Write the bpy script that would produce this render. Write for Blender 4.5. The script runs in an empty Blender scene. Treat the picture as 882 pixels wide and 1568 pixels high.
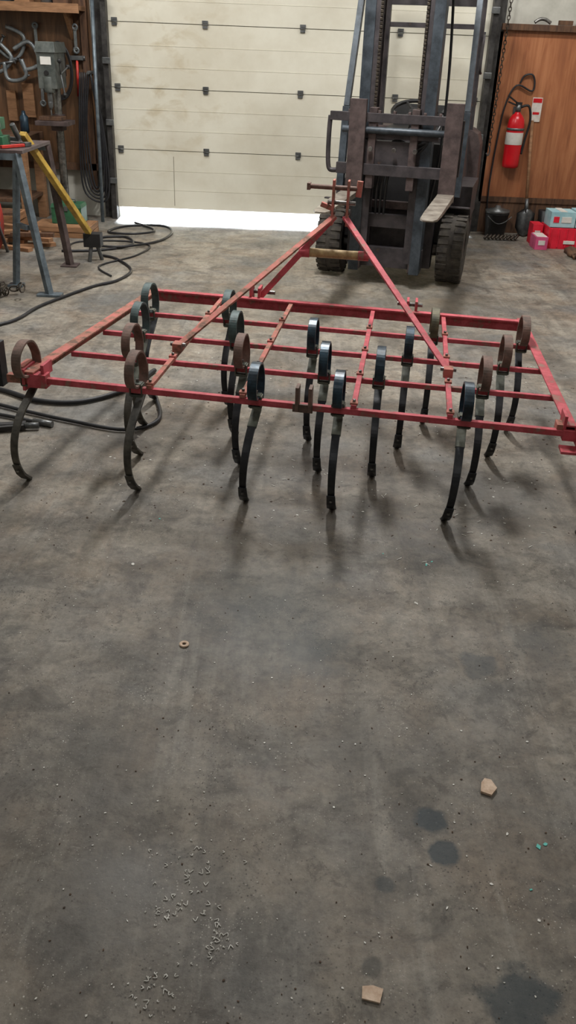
import bpy, bmesh, math, random
from mathutils import Vector, Matrix, Euler
random.seed(7)
V=Vector
sc=bpy.context.scene
try:
    sc.view_settings.view_transform='Standard'
    sc.view_settings.look='None'
except Exception: pass

# ---------------------------------------------------------------- materials
def srgb(r,g,b):
    f=lambda c:(c/255/12.92) if c<=10 else ((c/255+.055)/1.055)**2.4
    return (f(r),f(g),f(b),1)
def mk(name,c1,c2=None,scale=8,rough=.6,metal=0,bump=.1,detail=6,lo=.35,hi=.65,c3=None,stretch=None,emit=None):
    m=bpy.data.materials.new(name); m.use_nodes=True
    nt=m.node_tree; bs=nt.nodes['Principled BSDF']
    bs.inputs['Roughness'].default_value=rough; bs.inputs['Metallic'].default_value=metal
    c1=srgb(*c1); c2=srgb(*c2) if c2 else tuple(x*.7 for x in c1[:3])+(1,)
    tc=nt.nodes.new('ShaderNodeTexCoord'); mp=nt.nodes.new('ShaderNodeMapping')
    nt.links.new(tc.outputs['Object'],mp.inputs[0])
    if stretch: mp.inputs['Scale'].default_value=stretch
    n=nt.nodes.new('ShaderNodeTexNoise'); n.inputs['Scale'].default_value=scale; n.inputs['Detail'].default_value=detail
    n.inputs['Roughness'].default_value=.65
    nt.links.new(mp.outputs[0],n.inputs['Vector'])
    r=nt.nodes.new('ShaderNodeValToRGB'); r.color_ramp.elements[0].position=lo; r.color_ramp.elements[1].position=hi
    r.color_ramp.elements[0].color=c2; r.color_ramp.elements[1].color=c1
    if c3:
        e=r.color_ramp.elements.new(lo-.08 if lo>.1 else .02); e.color=srgb(*c3)
    nt.links.new(n.outputs['Fac'],r.inputs[0]); nt.links.new(r.outputs[0],bs.inputs['Base Color'])
    if bump:
        b=nt.nodes.new('ShaderNodeBump'); b.inputs['Strength'].default_value=bump; b.inputs['Distance'].default_value=.01
        nt.links.new(n.outputs['Fac'],b.inputs['Height']); nt.links.new(b.outputs[0],bs.inputs['Normal'])
    if emit:
        bs.inputs['Emission Color'].default_value=srgb(*emit[0]); bs.inputs['Emission Strength'].default_value=emit[1]
    return m
M={}
M['red']=mk('faded_red_paint',(192,84,94),(168,64,72),18,.7,0,.15,c3=(140,100,90),lo=.44,hi=.6)
M['redrust']=mk('worn_red_rust',(184,104,96),(152,102,86),18,.8,0,.2,c3=(108,80,66),lo=.46,hi=.60)
M['blue']=mk('dark_blue_steel',(44,68,84),(24,32,40),20,.34,.3,.1)
M['teal']=mk('teal_grey_paint',(74,94,94),(50,62,62),20,.5,.2,.15,c3=(84,62,48))
M['brown']=mk('brown_rust_steel',(126,98,88),(84,70,62),22,.7,.1,.2)
M['olive']=mk('olive_steel',(108,102,78),(68,68,58),22,.6,.2,.2)
M['clamp']=mk('grimy_clamp_steel',(96,98,86),(60,64,58),22,.6,.2,.2)
M['shank']=mk('dark_spring_steel',(50,51,54),(26,29,34),16,.42,.4,.1)
M['shankold']=mk('weathered_spring_steel',(88,85,78),(48,47,44),22,.55,.3,.2)
M['worn']=mk('bare_worn_steel',(150,148,144),(84,82,80),30,.35,.8,.1)
M['yelworn']=mk('worn_yellow_tube',(182,158,112),(128,98,64),25,.6,0,.2)
M['fk']=mk('forklift_dark_paint',(78,72,74),(48,45,48),9,.5,.2,.15,c3=(82,62,50))
M['fkbrown']=mk('forklift_grimy_steel',(100,86,84),(64,54,54),12,.55,.3,.2)
M['fkblue']=mk('forklift_mast_steel',(80,88,96),(46,52,58),10,.45,.3,.1)
M['black']=mk('black_rubber_plastic',(34,33,34),(20,20,21),14,.55,0,.1)
M['tire']=mk('dusty_tire_rubber',(80,74,66),(46,42,40),18,.85,0,.3)
M['fork']=mk('polished_fork_steel',(176,168,156),(120,110,100),12,.4,.5,.1)
M['chain']=mk('greasy_chain',(84,76,66),(44,38,34),30,.5,.6,.1)
M['exred']=mk('extinguisher_red',(212,26,36),(190,18,30),5,.3,0,0)
M['paper']=mk('tag_paper',(225,220,212),(200,190,182),20,.8,0,0)
M['wood']=mk('raw_lumber',(162,120,86),(122,88,60),6,.75,0,.2,stretch=(1,1,6))
M['woodd']=mk('dark_old_wood',(104,74,52),(66,46,34),6,.8,0,.2,stretch=(6,1,1))
M['green']=mk('green_toolbox_paint',(52,104,72),(34,74,54),12,.5,0,.1)
M['greensteel']=mk('grey_green_steel',(112,116,112),(72,78,76),12,.45,.4,.1)
M['legblue']=mk('blue_grey_tube',(116,128,136),(74,82,90),12,.45,.4,.1)
M['yellow']=mk('yellow_paint',(206,172,76),(150,118,54),14,.6,0,.1)
M['orange']=mk('red_plastic',(196,52,40),(150,36,32),14,.5,0,.1)
M['boxred']=mk('red_crate_plastic',(226,34,60),(204,24,48),8,.5,0,.05)
M['pink']=mk('pink_cardboard',(222,96,140),(196,76,120),8,.7,0,.05)
M['cyanbox']=mk('pale_blue_cardboard',(172,206,210),(140,182,192),8,.7,0,.05)
M['white']=mk('white_card',(224,222,216),(200,196,188),8,.7,0,.05)
M['hose']=mk('black_hose_rubber',(38,38,42),(22,22,26),10,.5,0,.05)
M['steel']=mk('galvanised_steel',(120,122,122),(78,80,82),12,.4,.6,.1)
M['clampsteel']=mk('bright_clamp_steel',(150,156,158),(100,106,110),12,.4,.4,.1)
M['track']=mk('dark_track_steel',(78,76,74),(42,40,40),12,.5,.4,.15)
M['wall']=mk('painted_wall',(196,194,184),(168,166,156),3,.8,0,.1)
M['ceil']=mk('ceiling_liner',(190,188,182),(170,168,160),2,.8,0,.05)
WY=8.65   # back wall
def doormat():
    m=mk('door_panel_paint',(224,220,204),(210,204,186),1.6,.5,0,.03,lo=.35,hi=.6)
    nt=m.node_tree; bs=nt.nodes['Principled BSDF']; L=nt.links.new
    src=bs.inputs['Base Color'].links[0].from_socket
    tc=nt.nodes.new('ShaderNodeTexCoord'); mp=nt.nodes.new('ShaderNodeMapping'); mp.inputs['Scale'].default_value=(1,1,1.6); L(tc.outputs['Object'],mp.inputs[0])
    n=nt.nodes.new('ShaderNodeTexNoise'); n.inputs['Scale'].default_value=3.4; n.inputs['Detail'].default_value=8; n.inputs['Roughness'].default_value=.6; n.inputs['Distortion'].default_value=.5; L(mp.outputs[0],n.inputs['Vector'])
    r=nt.nodes.new('ShaderNodeValToRGB'); r.color_ramp.elements[0].position=.52; r.color_ramp.elements[0].color=(0,0,0,1); r.color_ramp.elements[1].position=.68; r.color_ramp.elements[1].color=(1,1,1,1); L(n.outputs['Fac'],r.inputs[0])
    vm=nt.nodes.new('ShaderNodeVectorMath'); vm.operation='DISTANCE'; vm.inputs[1].default_value=(-1.35,WY,1.25); L(tc.outputs['Object'],vm.inputs[0])
    mr=nt.nodes.new('ShaderNodeMapRange'); mr.inputs['From Min'].default_value=.1; mr.inputs['From Max'].default_value=1.0; mr.inputs['To Min'].default_value=.75; mr.inputs['To Max'].default_value=.08; L(vm.outputs['Value'],mr.inputs['Value'])
    mu=nt.nodes.new('ShaderNodeMath'); mu.operation='MULTIPLY'; L(r.outputs[0],mu.inputs[0]); L(mr.outputs[0],mu.inputs[1])
    x=nt.nodes.new('ShaderNodeMix'); x.data_type='RGBA'; L(mu.outputs[0],x.inputs[0]); L(src,x.inputs[6]); x.inputs[7].default_value=srgb(184,168,136); L(x.outputs[2],bs.inputs['Base Color'])
    return m
M['door']=doormat()
M['doorline']=mk('door_joint_line',(132,126,108),(104,98,82),5,.8,0,0)  # darker tan of the groove lines between door sections and the seam
M['apron']=mk('outdoor_concrete',(218,218,216),(196,196,194),3,.8,0,.1)
M['lamp']=mk('lamp_tube',(255,255,250),(255,255,250),1,.5,0,0,emit=((255,250,240),4))
M['scrap']=mk('torn_cardboard',(206,184,164),(176,150,128),60,.85,0,.2)
M['chip']=mk('pale_chips',(216,214,208),(180,178,170),40,.5,.0,0)
M['tealchip']=mk('teal_paint_chip',(96,190,180),(70,160,150),40,.5,0,0)
M['rubble']=mk('brown_grit',(86,64,48),(52,42,34),60,.9,0,0)

def plywood(name,c1,c2,c3):
    m=bpy.data.materials.new(name); m.use_nodes=True; nt=m.node_tree; bs=nt.nodes['Principled BSDF']
    bs.inputs['Roughness'].default_value=.42
    tc=nt.nodes.new('ShaderNodeTexCoord'); mp=nt.nodes.new('ShaderNodeMapping'); mp.inputs['Scale'].default_value=(4.2,1,.6)
    nt.links.new(tc.outputs['Object'],mp.inputs[0])
    w=nt.nodes.new('ShaderNodeTexNoise'); w.inputs['Scale'].default_value=1.7; w.inputs['Detail'].default_value=7; w.inputs['Roughness'].default_value=.6; w.inputs['Distortion'].default_value=2.2
    nt.links.new(mp.outputs[0],w.inputs['Vector'])
    mp2=nt.nodes.new('ShaderNodeMapping'); mp2.inputs['Scale'].default_value=(40,1,1.5); nt.links.new(tc.outputs['Object'],mp2.inputs[0])
    w2=nt.nodes.new('ShaderNodeTexNoise'); w2.inputs['Scale'].default_value=2; w2.inputs['Detail'].default_value=4; nt.links.new(mp2.outputs[0],w2.inputs['Vector'])
    mx=nt.nodes.new('ShaderNodeMath'); mx.operation='MULTIPLY_ADD'; mx.inputs[1].default_value=.25
    nt.links.new(w2.outputs['Fac'],mx.inputs[0])
    m2=nt.nodes.new('ShaderNodeMath'); m2.operation='MULTIPLY'; m2.inputs[1].default_value=.75
    nt.links.new(w.outputs['Fac'],m2.inputs[0]); nt.links.new(m2.outputs[0],mx.inputs[2])
    r=nt.nodes.new('ShaderNodeValToRGB'); e=r.color_ramp.elements; e[0].position=.3; e[0].color=srgb(*c3); e[1].position=.68; e[1].color=srgb(*c1)
    k=e.new(.48); k.color=srgb(*c2)
    nt.links.new(mx.outputs[0],r.inputs[0]); nt.links.new(r.outputs[0],bs.inputs['Base Color'])
    return m
M['ply']=plywood('varnished_plywood',(180,122,84),(156,98,64),(122,72,48))
M['plyd']=plywood('grimy_plywood',(134,98,68),(98,70,48),(60,44,32))

# floor
def floormat():
    m=bpy.data.materials.new('stained_concrete'); m.use_nodes=True; nt=m.node_tree; bs=nt.nodes['Principled BSDF']
    N=nt.nodes.new; L=nt.links.new
    tc=N('ShaderNodeTexCoord'); P=tc.outputs['Object']
    def noise(s,d=8,rough=.6,dist=0,vec=P):
        n=N('ShaderNodeTexNoise'); n.inputs['Scale'].default_value=s; n.inputs['Detail'].default_value=d; n.inputs['Roughness'].default_value=rough; n.inputs['Distortion'].default_value=dist
        L(vec,n.inputs['Vector']); return n.outputs['Fac']
    def mapv(scale,rot=0,loc=(0,0,0)):
        mp=N('ShaderNodeMapping'); mp.inputs['Scale'].default_value=scale; mp.inputs['Rotation'].default_value=(0,0,rot); mp.inputs['Location'].default_value=loc; L(P,mp.inputs[0]); return mp.outputs[0]
    def ramp(f,stops):
        r=N('ShaderNodeValToRGB'); e=r.color_ramp.elements
        e[0].position,e[0].color=stops[0][0],stops[0][1]; e[1].position,e[1].color=stops[-1][0],stops[-1][1]
        for p,c in stops[1:-1]:
            k=e.new(p); k.color=c
        L(f,r.inputs[0]); return r.outputs[0]
    def mix(f,a,b,t='MIX'):
        x=N('ShaderNodeMix'); x.data_type='RGBA'; x.blend_type=t
        if isinstance(f,(int,float)): x.inputs[0].default_value=f
        else: L(f,x.inputs[0])
        for s,v in ((6,a),(7,b)):
            if isinstance(v,tuple): x.inputs[s].default_value=v
            else: L(v,x.inputs[s])
        return x.outputs[2]
    def mul(a,k):
        x=N('ShaderNodeMath'); x.operation='MULTIPLY'; L(a,x.inputs[0])
        if isinstance(k,(int,float)): x.inputs[1].default_value=k
        else: L(k,x.inputs[1])
        return x.outputs[0]
    g=lambda v:(v,v,v,1)
    base=ramp(noise(1.3,8,.66,.4),[(.32,srgb(106,100,91)),(.48,srgb(136,129,118)),(.66,srgb(162,154,140))])
    base=mix(ramp(noise(2.6,8,.72,.8),[(.46,g(0)),(.62,g(.6))]),base,srgb(116,98,80))
    base=mix(ramp(noise(1.9,7,.62,.5,mapv((1,1,1),0,(5,3,0))),[(.48,g(0)),(.64,g(.6))]),base,srgb(100,104,106))
    vm=N('ShaderNodeVectorMath'); vm.operation='DISTANCE'; L(mapv((.8,1,1)),vm.inputs[0]); vm.inputs[1].default_value=(0,1.0,0)
    aa=N('ShaderNodeMath'); aa.operation='MULTIPLY_ADD'; L(noise(1.2,6,.6),aa.inputs[0]); aa.inputs[1].default_value=1.6; L(vm.outputs['Value'],aa.inputs[2])
    mr=N('ShaderNodeMapRange'); mr.inputs['From Min'].default_value=1.2; mr.inputs['From Max'].default_value=3.4; mr.inputs['To Min'].default_value=.55; mr.inputs['To Max'].default_value=0; L(aa.outputs[0],mr.inputs['Value'])
    base=mix(mr.outputs[0],base,srgb(94,88,80))
    base=mix(ramp(noise(3.1,9,.7,1.0,mapv((1,1,1),.4,(11,2,0))),[(.52,g(0)),(.60,g(.45)),(.75,g(.65))]),base,srgb(76,70,63))
    st=ramp(noise(1.0,7,.65,.3,mapv((6,.45,1),.12)),[(.50,g(0)),(.62,g(.4))]); base=mix(st,base,srgb(72,68,64))
    st=ramp(noise(1.0,7,.65,.3,mapv((9,.6,1),-.55,(3,1,0))),[(.56,g(0)),(.66,g(.35))]); base=mix(st,base,srgb(150,146,137))
    base=mix(1.0,base,ramp(noise(34,9,.8),[(.32,g(.60)),(.52,g(1.0)),(.7,g(1.24))]),'MULTIPLY')
    base=mix(1.0,base,ramp(noise(9,9,.78,.3),[(.34,g(.72)),(.5,g(1.0)),(.66,g(1.14))]),'MULTIPLY')
    base=mix(mul(ramp(noise(5.5,9,.74,.4),[(.38,g(1)),(.47,g(0))]),.5),base,srgb(60,57,53))
    base=mix(mul(ramp(noise(15,9,.8,.6,mapv((1,1,1),0,(2,7,0))),[(.38,g(1)),(.43,g(0))]),.5),base,srgb(54,48,42))
    scr=ramp(noise(9,10,.82,1.2,mapv((1,2.2,1),.5)),[(.63,g(0)),(.70,g(.55))]); base=mix(scr,base,srgb(174,171,163))
    wv=ramp(noise(6,12,.85,2.2,mapv((1,3,1),-.3)),[(.65,g(0)),(.685,g(.7))]); base=mix(wv,base,srgb(188,186,178))
    for s,t,k in ((70,.09,.7),(140,.12,.6)):
        vo=N('ShaderNodeTexVoronoi'); vo.inputs['Scale'].default_value=s; L(P,vo.inputs['Vector'])
        sp=ramp(vo.outputs['Distance'],[(t,g(k)),(t*1.6,g(0))]); base=mix(mul(sp,ramp(noise(5,6,.7,0,mapv((1,1,1),0,(s,0,0))),[(.48,g(0)),(.62,g(1))])),base,srgb(186,182,172))
    vo=N('ShaderNodeTexVoronoi'); vo.inputs['Scale'].default_value=95; L(mapv((1,1,1),.3,(3,3,0)),vo.inputs['Vector'])
    base=mix(mul(ramp(vo.outputs['Distance'],[(.14,g(.8)),(.22,g(0))]),ramp(noise(4,6,.7,0,mapv((1,1,1),0,(9,0,0))),[(.46,g(0)),(.6,g(1))])),base,srgb(46,41,36))
    nz=noise(14,5,.6)
    for (x,y,rad,col,stt) in [(.352,1.335,.042,(34,46,52),.85),(.362,1.255,.036,(36,48,54),.85),(.46,.93,.075,(30,44,50),.75),(.23,1.17,.022,(44,50,52),.65),(.19,.99,.025,(44,46,44),.6),(.62,1.12,.03,(44,46,44),.5),
                             (-.95,1.9,.16,(60,62,62),.5),(-.05,2.1,.22,(66,74,78),.5),(.10,1.92,.10,(60,68,72),.5),(.75,2.0,.1,(54,58,62),.55),(.5,2.55,.18,(54,56,58),.45),(-.1,2.5,.3,(62,60,56),.4),(.55,1.9,.06,(52,58,62),.6),(-.75,1.1,.25,(76,70,62),.4),(.2,3.3,.5,(72,70,68),.4),(.9,2.9,.35,(78,74,68),.4),(-.6,3.4,.3,(74,70,64),.4),(.1,5.6,.5,(96,88,74),.4),(-.3,1.15,.09,(124,124,122),.4),(1.0,5.8,.35,(90,82,68),.5),(-.45,1.5,.14,(64,60,54),.45),(.2,1.55,.10,(66,63,58),.45)]:
        vm=N('ShaderNodeVectorMath'); vm.operation='DISTANCE'; L(P,vm.inputs[0]); vm.inputs[1].default_value=(x,y,0)
        a=N('ShaderNodeMath'); a.operation='MULTIPLY_ADD'; a.inputs[1].default_value=rad*1.6; L(nz,a.inputs[0]); L(vm.outputs['Value'],a.inputs[2])
        mr=N('ShaderNodeMapRange'); mr.inputs['From Min'].default_value=rad*(1.5 if rad<.08 else 1.0); mr.inputs['From Max'].default_value=rad*(1.85 if rad<.08 else 2.4); mr.inputs['To Min'].default_value=stt; mr.inputs['To Max'].default_value=0
        L(a.outputs[0],mr.inputs['Value']); base=mix(mr.outputs[0],base,srgb(*col))
    L(base,bs.inputs['Base Color'])
    rr=ramp(noise(3,6),[(.3,g(.46)),(.7,g(.70))]); L(rr,bs.inputs['Roughness'])
    bs.inputs['Specular IOR Level'].default_value=.4
    b=N('ShaderNodeBump'); b.inputs['Strength'].default_value=.3; b.inputs['Distance'].default_value=.01; L(noise(30,8,.7),b.inputs['Height']); L(b.outputs[0],bs.inputs['Normal'])
    return m
M['floor']=floormat()

# ---------------------------------------------------------------- builder
def crom(pts,n=6,closed=False):
    pts=[V(p) for p in pts]; out=[]
    N=len(pts)
    rng=range(N) if closed else range(N-1)
    for i in rng:
        if closed: p0,p1,p2,p3=pts[(i-1)%N],pts[i],pts[(i+1)%N],pts[(i+2)%N]
        else: p0,p1,p2,p3=pts[max(i-1,0)],pts[i],pts[i+1],pts[min(i+2,N-1)]
        for k in range(n):
            t=k/n
            out.append(.5*((2*p1)+(-p0+p2)*t+(2*p0-5*p1+4*p2-p3)*t*t+(-p0+3*p1-3*p2+p3)*t**3))
    if not closed: out.append(pts[-1])
    return out
class B:
    def __init__(s,name): s.name=name; s.bm=bmesh.new(); s.mats=[]; s.cur=0; s.X=Matrix.Identity(4)
    def m(s,k):
        if k not in s.mats: s.mats.append(k)
        s.cur=s.mats.index(k); return s
    def face(s,vs,smooth=False):
        try:
            f=s.bm.faces.new(vs); f.material_index=s.cur; f.smooth=smooth
        except ValueError: pass
    def loft(s,rings,cap=True,smooth=True,closed=False):
        R=[[s.bm.verts.new(s.X@V(p)) for p in r] for r in rings]
        n=len(R[0]); cnt=len(R) if closed else len(R)-1
        for i in range(cnt):
            a,b=R[i],R[(i+1)%len(R)]
            for j in range(n): s.face([a[j],a[(j+1)%n],b[(j+1)%n],b[j]],smooth)
        if cap and not closed:
            s.face(R[0][::-1]); s.face(R[-1])
        return s
    def box(s,c,size,rot=(0,0,0),taper=1):
        E=Euler([math.radians(a) for a in rot]).to_matrix(); c=V(c); x,y,z=[k/2 for k in size]
        f=lambda a,b,d,t:c+E@V((a*t,b*t,d))
        s.loft([[f(-x,-y,-z,1),f(x,-y,-z,1),f(x,y,-z,1),f(-x,y,-z,1)],[f(-x,-y,z,taper),f(x,-y,z,taper),f(x,y,z,taper),f(-x,y,z,taper)]],smooth=False); return s
    def beam(s,p1,p2,w,h,up=(0,0,1)):
        p1,p2=V(p1),V(p2); d=(p2-p1).normalized(); sd=d.cross(V(up))
        if sd.length<1e-3: sd=d.cross(V((0,1,0)))
        sd.normalize(); u=sd.cross(d); q=[(-1,-1),(1,-1),(1,1),(-1,1)]
        s.loft([[p+sd*(a*w/2)+u*(b*h/2) for a,b in q] for p in (p1,p2)],smooth=False); return s
    def cyl(s,p1,p2,r,r2=None,seg=14):
        p1,p2=V(p1),V(p2); r2=r if r2 is None else r2; d=(p2-p1).normalized()
        a=d.orthogonal().normalized(); b=d.cross(a)
        s.loft([[p+a*(rr*math.cos(2*math.pi*k/seg))+b*(rr*math.sin(2*math.pi*k/seg)) for k in range(seg)] for p,rr in ((p1,r),(p2,r2))]); return s
    def lathe(s,o,axis,prof,seg=24,closed=False):
        o=V(o); d=V(axis).normalized(); a=d.orthogonal().normalized(); b=d.cross(a)
        s.loft([[o+d*h+a*(max(r,1e-4)*math.cos(2*math.pi*k/seg))+b*(max(r,1e-4)*math.sin(2*math.pi*k/seg)) for k in range(seg)] for r,h in prof],closed=closed); return s
    def tube(s,pts,r,seg=8,closed=False):
        pts=[V(p) for p in pts]; n=len(pts); rings=[]; a=None
        for i in range(n):
            if closed: t=(pts[(i+1)%n]-pts[i-1])
            else: t=pts[min(i+1,n-1)]-pts[max(i-1,0)]
            t.normalize()
            if a is None: a=t.orthogonal().normalized()
            a=(a-t*a.dot(t)).normalized(); b=t.cross(a)
            rr=r(i/(n-1)) if callable(r) else r
            rings.append([pts[i]+a*(rr*math.cos(2*math.pi*k/seg))+b*(rr*math.sin(2*math.pi*k/seg)) for k in range(seg)])
        s.loft(rings,closed=closed); return s
    def ribbon(s,pts,side,w,t):
        pts=[V(p) for p in pts]; n=len(pts); sd=V(side).normalized(); rings=[]
        for i in range(n):
            tg=(pts[min(i+1,n-1)]-pts[max(i-1,0)]).normalized(); nn=tg.cross(sd).normalized()
            ww=w(i/(n-1)) if callable(w) else w
            rings.append([pts[i]+sd*(a*ww/2)+nn*(b*t/2) for a,b in ((-1,-1),(1,-1),(1,1),(-1,1))])
        R=[[s.bm.verts.new(s.X@p) for p in r] for r in rings]
        for i in range(n-1):
            for j in range(4): s.face([R[i][j],R[i][(j+1)%4],R[i+1][(j+1)%4],R[i+1][j]],False)
        s.face(R[0][::-1]); s.face(R[-1]); return s
    def prism(s,poly,vec):
        v=V(vec); s.loft([[V(p) for p in poly],[V(p)+v for p in poly]],smooth=False); return s
    def done(s,loc=(0,0,0),rz=0,bevel=0,parent=None):
        bmesh.ops.recalc_face_normals(s.bm,faces=s.bm.faces[:])
        me=bpy.data.meshes.new(s.name); s.bm.to_mesh(me); s.bm.free()
        for k in s.mats: me.materials.append(M[k])
        ob=bpy.data.objects.new(s.name,me); sc.collection.objects.link(ob); ob.location=loc; ob.rotation_euler=(0,0,math.radians(rz))
        if bevel:
            b=ob.modifiers.new('bevel','BEVEL'); b.width=bevel; b.segments=2; b.limit_method='ANGLE'; b.angle_limit=math.radians(50)
        if parent: ob.parent=parent
        return ob

# ---------------------------------------------------------------- room shell
b=B('floor').m('floor'); b.box((0,2.85,-.05),(8.2,11.8,.1)); b.done()
b=B('driveway_ground').m('apron'); b.box((0,14.75,-.07),(24,12,.1)); b.done()
b=B('ceiling').m('ceil'); b.box((0,2.85,3.75),(8.2,11.8,.1)); b.done()
b=B('wall_left').m('wall'); b.box((-4.05,2.85,1.85),(.1,11.8,3.7)); b.done()
b=B('wall_right').m('wall'); b.box((4.05,2.85,1.85),(.1,11.8,3.7)); b.done()
b=B('wall_front').m('wall'); b.box((0,-3.0,1.85),(8,.1,3.7)); b.done()
DL,DR=-1.76,1.60
b=B('wall_back').m('wall')
b.box(((-4+DL)/2,WY+.05,1.85),(DL+4,.1,3.7)); b.box(((4+DR)/2,WY+.05,1.85),(4-DR,.1,3.7)); b.box(((DL+DR)/2,WY+.05,3.35),(DR-DL,.1,.7)); b.done()
b=B('door_1')
z=.10; ph=.519; W=DR-DL+.1; cx=(DL+DR)/2; n=0
while z<3.0:
    b.m('door'); h=min(ph,3.05-z)
    b.box((cx,WY-.035,z+h/2),(W,.045,h-.006))
    for q in (.33,.66): b.box((cx,WY-.0585,z+h*q),(W-.04,.002,.004))
    b.m('doorline').box((cx,WY-.03,z+h),(W,.03,.008))
    z+=ph
for i in range(1,6):
    zz=.10+ph*i
    for x in (DL+.06,-.90,-.04,.82,DR-.06):
        b.m('steel').box((x,WY-.066,zz+.020),(.052,.010,.022)); b.box((x,WY-.066,zz-.020),(.044,.010,.02))
        b.cyl((x-.027,WY-.072,zz),(x+.027,WY-.072,zz),.006,seg=8)
b.m('doorline').box((DL+.55,WY-.0585,.35),(.004,.003,.44))
b.done()
for nm,x,sx in (('trim_1',DL-.02,-1),('trim_2',DR+.02,1)):
    b=B(nm).m('track'); b.box((x,WY-.10,1.5),(.05,.09,3.0)); b.box((x+sx*.06,WY-.03,1.5),(.09,.05,3.0))
    b.m('steel')
    for k in range(6): b.box((x-sx*.01,WY-.16,.35+k*.5),(.07,.02,.05))
    b.done(bevel=.003)

# ---------------------------------------------------------------- right wall panelling
b=B('plywood_lining_board').m('ply'); b.box((2.30,WY-.03,1.02),(1.16,.04,1.38)); b.box((3.41,WY-.03,1.02),(1.03,.04,1.38))
b.m('woodd').box((2.85,WY-.045,1.735),(2.3,.10,.05)); b.box((2.85,WY-.03,.305),(2.3,.05,.05)); b.box((1.71,WY-.03,1.0),(.03,.05,1.4)); b.m('woodd').box((2.885,WY-.04,1.02),(.03,.04,1.36))
b.m('woodd').box((2.85,WY-.03,.14),(2.3,.03,.28)); b.done(bevel=.002)
b=B('ledge_hand_tools').m('worn'); b.tube(crom([(1.98,WY-.06,1.775),(2.02,WY-.06,1.80),(2.07,WY-.06,1.80),(2.12,WY-.06,1.775)],5),.014)
b.m('woodd').box((2.25,WY-.06,1.78),(.12,.04,.035)); b.m('blue').cyl((2.42,WY-.06,1.765),(2.42,WY-.06,1.86),.02); b.m('wood').box((2.36,WY-.06,1.79),(.03,.03,.06)); b.done()

b=B('fire_extinguisher').m('exred'); ex,ey=1.93,WY-.148
b.lathe((ex,ey,.60),(0,0,1),[(.055,0),(.074,.012),(.076,.04),(.076,.36),(.068,.41),(.045,.445),(.025,.46),(.022,.48)])
b.m('white').lathe((ex,ey,.80),(0,0,1),[(.0768,0),(.0772,.002),(.0772,.10),(.0768,.102)])
b.m('steel').cyl((ex,ey,1.07),(ex,ey,1.13),.024); b.m('black').beam((ex-.01,ey,1.12),(ex-.10,ey-.02,1.15),.02,.012); b.beam((ex-.01,ey,1.14),(ex-.11,ey-.02,1.20),.02,.01); b.box((ex,ey,1.135),(.05,.04,.03))
b.tube(crom([(ex+.02,ey,1.11),(ex+.09,ey-.01,1.12),(ex+.12,ey-.01,1.0),(ex+.10,ey,.85),(ex+.085,ey,.72)],6),.011)
b.m('steel').box((ex,WY-.060,.86),(.05,.016,.5)); b.box((ex,ey+.04,.6),(.06,.08,.01)); b.lathe((ex,ey,.92),(0,0,1),[(.0785,0),(.0785,.02)])
b.done()
b=B('inspection_tag').m('paper').box((2.115,WY-.056,1.09),(.09,.004,.20)); b.m('exred').box((2.115,WY-.0585,1.165),(.08,.002,.035)); b.box((2.115,WY-.0585,1.06),(.06,.002,.02)); b.done()
b=B('cable_loop').m('hose'); b.tube(crom([(1.93,WY-.065,1.30),(1.96,WY-.07,1.36),(2.03,WY-.07,1.37),(2.06,WY-.07,1.30),(2.04,WY-.07,1.24),(1.9,WY-.07,1.28),(1.82,WY-.07,1.1),(1.79,WY-.07,.75),(1.78,WY-.07,.4),(1.80,WY-.09,.08)],6),.008); b.done()
b=B('hoist_chain').m('chain')
p0=V((1.74,WY-.17,2.6)); p1=V((1.71,WY-.17,.78)); n=58
for i in range(n):
    c=p0.lerp(p1,(i+.5)/n); a=i%2; R=.012; hl=.021
    pts=[c+ (V((math.cos(t)*R,0,0)) if a else V((0,math.cos(t)*R,0)))+V((0,0,math.sin(t)*hl)) for t in [k*math.pi/4 for k in range(8)]]
    b.tube(pts,.004,seg=5,closed=True)
b.m('steel').tube(crom([(1.71,WY-.17,.78),(1.72,WY-.17,.74),(1.71,WY-.17,.70),(1.69,WY-.17,.72)],5),.007); b.m('steel').cyl((1.74,WY-.17,2.6),(1.74,WY-.04,2.6),.02)
b.done()
b=B('long_handled_shovel').m('wood'); b.cyl((2.13,WY-.20,.24),(2.09,WY-.07,1.0),.014)
b.m('steel').cyl((2.135,WY-.215,.2),(2.128,WY-.19,.34),.018)
b.loft([[V((2.14+a*w,WY-.22-.1*d-abs(a)*-.03,z)) for a,d in ((-1,0),(-.5,.12),(0,.16),(.5,.12),(1,0),(.5,.04),(0,.08),(-.5,.04))] for w,z in ((.03,.25),(.085,.21),(.085,.08),(.05,.02),(.01,.004))])
b.done()
b=B('black_bucket').m('black'); b.lathe((1.86,8.42,0),(0,0,1),[(.085,0),(.09,.01),(.108,.2),(.114,.205),(.104,.206),(.1,.2)]); b.m('steel').lathe((1.86,8.42,.207),(0,0,1),[(.11,0),(.115,.03),(.03,.05),(.02,.07)])
b.tube([(1.75+.22*k/8,8.29,.2-.07*math.sin(math.pi*k/8)) for k in range(9)],.004,seg=6); b.done()
b=B('floor_chain').m('chain')
for i in range(9):
    x=1.72+.035*i; b.tube(crom([(x,8.18,.015),(x+.03,8.20,.045),(x+.02,8.24,.02)],4),.012,seg=6)
b.done()
b=B('work_boots').m('black')
for dx,r in ((0,0),(.13,.1)):
    x=2.22+dx
    b.X=Matrix.Translation((x+.1,8.42,0))@Matrix.Rotation(r,4,'Z')
    b.loft([[V((a*w,yy+bb*l,z)) for a,bb in ((-1,-.7),(-.6,-1),(.6,-1),(1,-.7),(1,.8),(.6,1),(-.6,1),(-1,.8))] for w,l,yy,z in ((.05,.13,0,0),(.052,.135,0,.02),(.05,.125,0,.06),(.045,.08,.04,.10),(.045,.055,.06,.16),(.05,.055,.065,.24))])
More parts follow.
